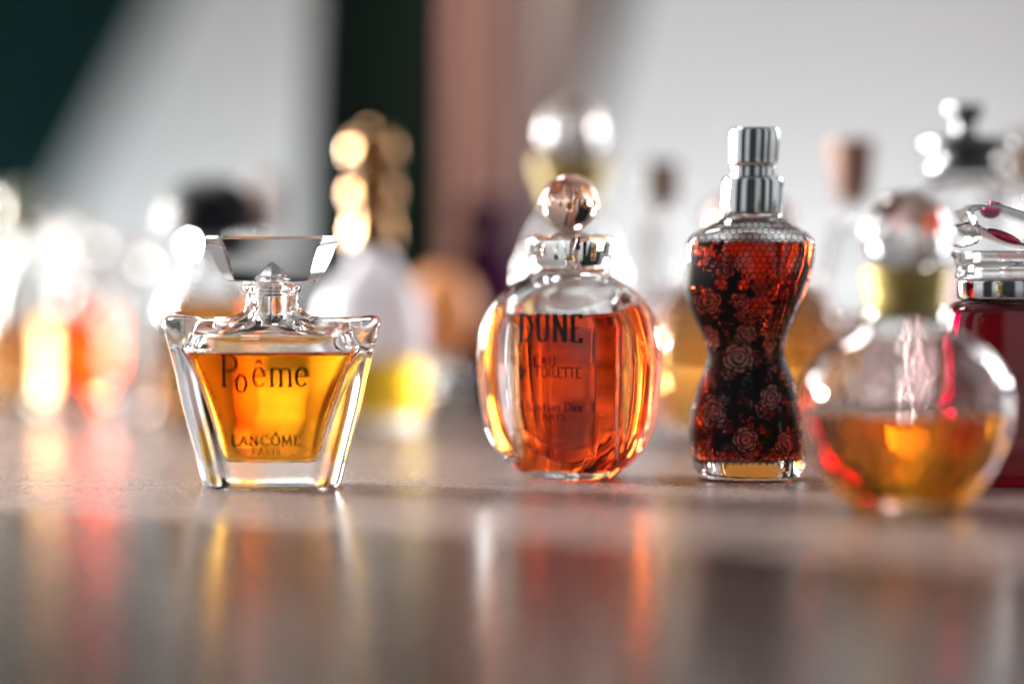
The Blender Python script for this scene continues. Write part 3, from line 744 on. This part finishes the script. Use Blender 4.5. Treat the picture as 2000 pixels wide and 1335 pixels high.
# ================================================================== right edge: dark crimson bottle with a butterfly stopper
def crimson_bottle():
    A = At(1968, 1.022)
    t = empty('perfume_bottle', 'dark crimson bottle at the right edge with a silver collar and tilted crystal stopper', 'perfume bottle', A.x, A.y, 0, GRP)
    z = A.z; z0 = z(948)
    zi = lambda py: (z(py) - z0) * z(585) / (z(585) - z0)
    keys = [(A.w(h), A.w(h) * .85, e, max(0, zi(py))) for py, h, e in ((948, 122, 3), (947, 130, 3), (940, 136, 3), (900, 140, 3), (820, 137, 3), (720, 130, 3), (660, 126, 3), (625, 124, 3), (606, 120, 2.8), (596, 112, 2.4), (589, 102, 2), (585, 86, 2))]
    outer = spline(keys, .8)
    inn = [(.1, .1, 3, zi(941))] + [(9.8, 7.8, 3, zi(940.5))] + [(k[0] - 1.6, k[1] - 1.6, k[2], k[3]) for k in keys if zi(930) < k[3] < zi(610)] + [(A.w(100), A.w(84), 2.4, zi(598)), (A.w(84), A.w(80), 2, zi(590)), (A.w(78), A.w(78), 2, zi(585.5))]
    inner = spline(inn, .8)
    glass_shell(t, outer, inner, zi(596), m_glass, liquid('crimson_liquid', (.40, .003, .065), 9), 96, lift=.4)
    col = spline([(A.w(90), A.w(90), 2, zi(584.8)), (A.w(97), A.w(97), 2, zi(583)), (A.w(98), A.w(98), 2, zi(580)), (A.w(98), A.w(98), 2, zi(548)), (A.w(97), A.w(97), 2, zi(545)), (A.w(90), A.w(90), 2, zi(543.6))], .4)
    solid(t, 'collar', col, m_chrome, 64, sharp=60)
    rim = spline([(A.w(88), A.w(88), 2, zi(543.4)), (A.w(102), A.w(102), 2, zi(542)), (A.w(104), A.w(104), 2, zi(538)), (A.w(100), A.w(100), 2, zi(525)), (A.w(104), A.w(104), 2, zi(505)), (A.w(110), A.w(110), 2, zi(495)), (A.w(112), A.w(112), 2, zi(491)), (A.w(108), A.w(108), 2, zi(488)), (A.w(95), A.w(95), 2, zi(487))], .5)
    s = solid(t, 'stopper', rim, m_glass_plain, 64, sharp=60)
    # two crystal wings, tilted, with a crimson bead
    def wing(pts, y0, y1, name, mat):
        mb = MB(); n = len(pts)
        cxm = sum(p[0] for p in pts) / n; cym = sum(p[1] for p in pts) / n
        vs = []
        for (yy, sc) in ((y0, .86), (y0 + .8, 1.0), (y1 - .8, 1.0), (y1, .86)):
            vs += [(A.w(cxm + (x - cxm) * sc - 1968), yy, z(cym + (y - cym) * sc)) for x, y in pts]
        fs = [tuple(range(n)), tuple(reversed(range(3 * n, 4 * n)))]
        for q in range(3):
            for i in range(n):
                j = (i + 1) % n; fs.append((q * n + j, q * n + i, (q + 1) * n + i, (q + 1) * n + j))
        mb.add(vs, fs); return mb.build(name, mat, s, sharp=25)
    wing([(1840, 455), (1852, 440), (1880, 434), (1896, 446), (1905, 462), (1896, 476), (1868, 484), (1842, 480), (1834, 468)], -7, 5, 'wing', m_glass_plain)
    wing([(1876, 412), (1898, 400), (1950, 402), (2010, 420), (2062, 440), (2058, 470), (2020, 486), (1975, 478), (1930, 462), (1890, 440)], -6, 7, 'wing', m_glass_plain)
    mb = MB(); loft(mb, [(r[0] * 1.25, r[1], 2, r[3], None, A.w(1938 - 1968), -1) for r in sphere_rings(z(410), A.w(17), 14)], 24)
    mb.build('bead', tinted('crimson_glass', (.35, .01, .06), 4), s)
    mb = MB(); loft(mb, [(r[0] * 4.0, r[1] * 1.2, 2, r[3] , None, A.w(1945 - 1968), 0) for r in sphere_rings(0, A.w(9), 14)], 24)
    c_, s_ = math.cos(math.radians(-22)), math.sin(math.radians(-22))
    x0 = A.w(1945 - 1968)
    mb.v = [(x0 + (x - x0) * c_ - zz_ * s_, y - 7.4, z(462) + (x - x0) * s_ + zz_ * c_) for x, y, zz_ in mb.v]
    mb.build('crimson_inlay', tinted('crimson_glass_thin', (.35, .01, .06), 2), s)
crimson_bottle()

# ================================================================== background bottles
def back_bottle(label, cx, k, body, level, liq, caps, ratio=1.0, e=2.0, wall=1.4, rz=0, n=56, mg=None):
    """caps: list of (part name, material, [(py, half width)], exponent)"""
    A = At(cx, k)
    t = empty('perfume_bottle', label, 'perfume bottle', A.x, A.y, math.radians(rz), GRP)
    z = A.z; zt = z(body[-1][0]); base = z(body[0][0])
    zi = lambda py: (z(py) - base) * zt / (zt - base)
    keys = [(A.w(h), A.w(h) * (ratio if i < len(body) - 3 else 1), e if i < len(body) - 3 else 2, max(0, zi(py))) for i, (py, h) in enumerate(body)]
    keys.insert(1, (keys[0][0] * 1.06, keys[0][1] * 1.06, e, .5))
    outer = spline(keys, 1.2)
    inn = [(.1, .1, e, 2.6), (keys[1][0] * .75, keys[1][1] * .75, e, 2.8)] + [(max(1.2, q[0] - wall), max(1.2, q[1] - wall), q[2], q[3]) for q in keys if q[3] > 3.6]
    inn[-1] = (*inn[-1][:3], outer[-1][3] - .2)
    inner = spline(inn, 1.2)
    glass_shell(t, outer, inner, zi(level), mg or m_glass_plain, liq, n, lift=.4)
    for (nm, mat, kk, ee) in caps:
        solid(t, nm, [(*r[:2], ee, r[3]) for r in spline([(A.w(h), A.w(h), ee, z(py)) for py, h in kk], .8)], mat, 48, sharp=35)
    return t
L_amber = liquid('gold_amber_liquid', (.95, .42, .03), 20)
L_yellow = liquid('bright_yellow_liquid', (.99, .58, .02), 16)
L_orange = liquid('deep_orange_liquid', (.93, .30, .03), 22)
L_red = liquid('scarlet_liquid', (.96, .13, .004), 7)
L_honey = liquid('honey_liquid', (.97, .36, .05), 20)
L_rose = liquid('rose_liquid', (.95, .55, .55), 25)
L_peach = liquid('peach_liquid', (.97, .40, .14), 16)
m_brown = pbr('brown_wood', (.16, .075, .04), .45, var=.2)
m_cork = pbr('grey_green_metal', (.10, .13, .12), .4, .6, var=.2)
m_copper = pbr('copper_brown', (.26, .13, .09), .55, .0, var=.15)
m_pinkglass = tinted('smoky_pink_glass', (.62, .42, .38), 16)
m_purple = pbr('dark_purple_lacquer', (.050, .003, .045), .6, spec=.15, var=.2)
m_milky = glass('frosted_glass', (.93, .93, .96), rough=.38)  # roughened so a clear bottle scatters light and looks pale
m_litorange = pbr('lit_orange', (.92, .36, .12), .35, spec=.4, var=.1)  # opaque orange stands in for perfume glowing with light
m_white = pbr('milky_plastic', (.75, .74, .76), .3, var=.04)
m_olive = pbr('olive_glass_cap', (.20, .21, .13), .2, var=.1)

back_bottle('gold capped pale bottle of yellow perfume behind the fan stoppered bottle', 728, 1.32,
    [(836, 92), (800, 102), (740, 103), (660, 102), (600, 99), (560, 80), (530, 55), (510, 42), (492, 38)], 700, L_yellow,
    [('cap', m_gold, [(488, 40), (480, 46), (440, 46), (420, 40), (405, 46), (375, 52), (350, 44), (336, 34), (322, 44), (290, 52), (262, 42), (246, 22), (242, 8)], 2)], .75, 2.4, mg=m_milky)
back_bottle('bottle with a black dome cap and orange perfume behind the fan stoppered bottle', 412, 1.29,
    [(820, 84), (790, 96), (720, 100), (640, 100), (590, 96), (550, 74), (525, 50), (500, 38), (480, 34)], 575, L_orange,
    [('neck_ring', m_chrome, [(500, 44), (498, 48), (470, 48), (462, 46)], 2), ('cap', m_black, [(463, 90), (457, 98), (430, 100), (400, 94), (372, 74), (354, 46), (348, 12)], 2)], .8, 2.4)
back_bottle('slim bottle with a copper brown cap right beside the black dome cap', 520, 1.52,
    [(789, 38), (760, 44), (640, 44), (540, 40), (500, 28), (480, 20), (465, 18)], 640, L_rose,
    [('cap', m_copper, [(464, 24), (460, 28), (370, 27), (352, 26), (349, 20)], 2)], 1, 2)
back_bottle('square cut bottle with scarlet perfume far left on the table', 165, 1.50,
    [(793, 62), (770, 70), (700, 72), (640, 70), (600, 60), (570, 40), (550, 28), (530, 24)], 610, L_red,
    [('stopper', m_glass_plain, [(528, 16), (520, 22), (500, 40), (470, 42), (450, 30), (442, 8)], 4)], 1.0, 5, 5.0, 38, 64)
back_bottle('clear bottle with an olive oval stopper at the left edge', 38, 1.48,
    [(783, 62), (740, 74), (640, 76), (560, 66), (510, 44), (480, 28), (462, 24)], 620, L_peach,
    [('stopper', m_olive, [(460, 20), (452, 34), (420, 46), (390, 42), (372, 24), (366, 6)], 2)], .8, 2.4)
back_bottle('low clear bottle with a faceted stopper beside the scarlet bottle', 255, 1.46,
    [(802, 40), (780, 50), (720, 54), (650, 52), (600, 40), (570, 24), (552, 20)], 730, L_rose,
    [('stopper', m_glass_plain, [(550, 16), (545, 24), (525, 34), (500, 34), (482, 24), (474, 6)], 3)], .9, 3, 1.6, 12)
back_bottle('clear ball topped bottle far left between the olive stopper and the scarlet bottle', 112, 1.66,
    [(763, 44), (720, 52), (640, 52), (560, 46), (520, 30), (495, 22), (480, 20)], 600, L_amber,
    [('stopper', m_glass_plain, [(478, 14), (470, 24), (455, 30), (440, 24), (430, 6)], 2)], .9, 2.4)
back_bottle('small bottle with a big orange ball between the yellow and the purple bottle', 866, 1.44,
    [(806, 30), (790, 36), (770, 38), (750, 36), (730, 28), (712, 20), (702, 18)], 760, L_peach,
    [('cap', m_litorange, [(700, 20), (694, 32), (670, 54), (630, 66), (590, 66), (555, 54), (530, 32), (523, 8)], 2)], 1, 2)
back_bottle('dark purple lacquered bottle left of the oval orange bottle', 950, 1.50,
    [(777, 80), (760, 92), (680, 98), (600, 96), (540, 84), (500, 60), (470, 34), (455, 28)], 560, L_rose,
    [('cap', m_purple, [(453, 44), (448, 50), (420, 52), (395, 44), (388, 14)], 2)], .7, 2.6, mg=m_purple)
back_bottle('pale bottle with a small brown cap between the oval bottle and the torso bottle', 1293, 1.29,
    [(826, 46), (800, 54), (700, 56), (600, 55), (520, 50), (460, 40), (430, 26), (412, 20), (400, 18)], 560, L_rose,
    [('cap', m_brown, [(398, 28), (394, 33), (350, 34), (320, 34), (316, 28)], 2)], .8, 2.6)
back_bottle('wide round bottle of honey gold perfume behind the torso bottle', 1460, 1.22,
    [(865, 120), (850, 140), (800, 172), (730, 190), (660, 188), (600, 168), (560, 132), (535, 92), (515, 62), (500, 50), (488, 46)], 560, L_honey,
    [('stopper', m_pinkglass, [(486, 30), (478, 50), (455, 80), (425, 88), (400, 78), (385, 50), (380, 10)], 2)], .6, 2.2, 2.0)
back_bottle('pale bottle with a flared grey and brown cap right of the chrome sprayer', 1663, 1.24,
    [(836, 60), (800, 74), (700, 78), (600, 74), (520, 62), (460, 44), (430, 30), (410, 24), (395, 22)], 600, L_rose,
    [('cap', m_copper, [(393, 28), (389, 32), (350, 38), (300, 44), (278, 46), (274, 40)], 2)], .7, 2.4)
back_bottle('broad clear bottle with a stepped dark metal crown cap, upper right', 1886, 1.17,
    [(859, 112), (840, 124), (760, 130), (640, 130), (520, 128), (440, 124), (400, 112), (375, 88), (355, 68), (345, 60)], 520, L_rose,
    [('cap', m_pewter, [(340, 72), (337, 80), (322, 82), (318, 66), (312, 62), (300, 64), (296, 86), (292, 92), (276, 92), (272, 86), (269, 38), (262, 26), (240, 25), (232, 28), (228, 38), (222, 41), (210, 41), (206, 36)], 2)], .7, 3, 2.0)
back_bottle('bottle with a copper cap cut off by the right edge', 2010, 1.40,
    [(816, 60), (780, 70), (680, 74), (560, 70), (480, 60), (430, 44), (400, 30), (380, 26), (370, 24)], 560, L_rose,
    [('cap', m_copper, [(368, 30), (364, 44), (330, 50), (290, 48), (270, 36), (264, 12)], 2)], .8, 2.4)
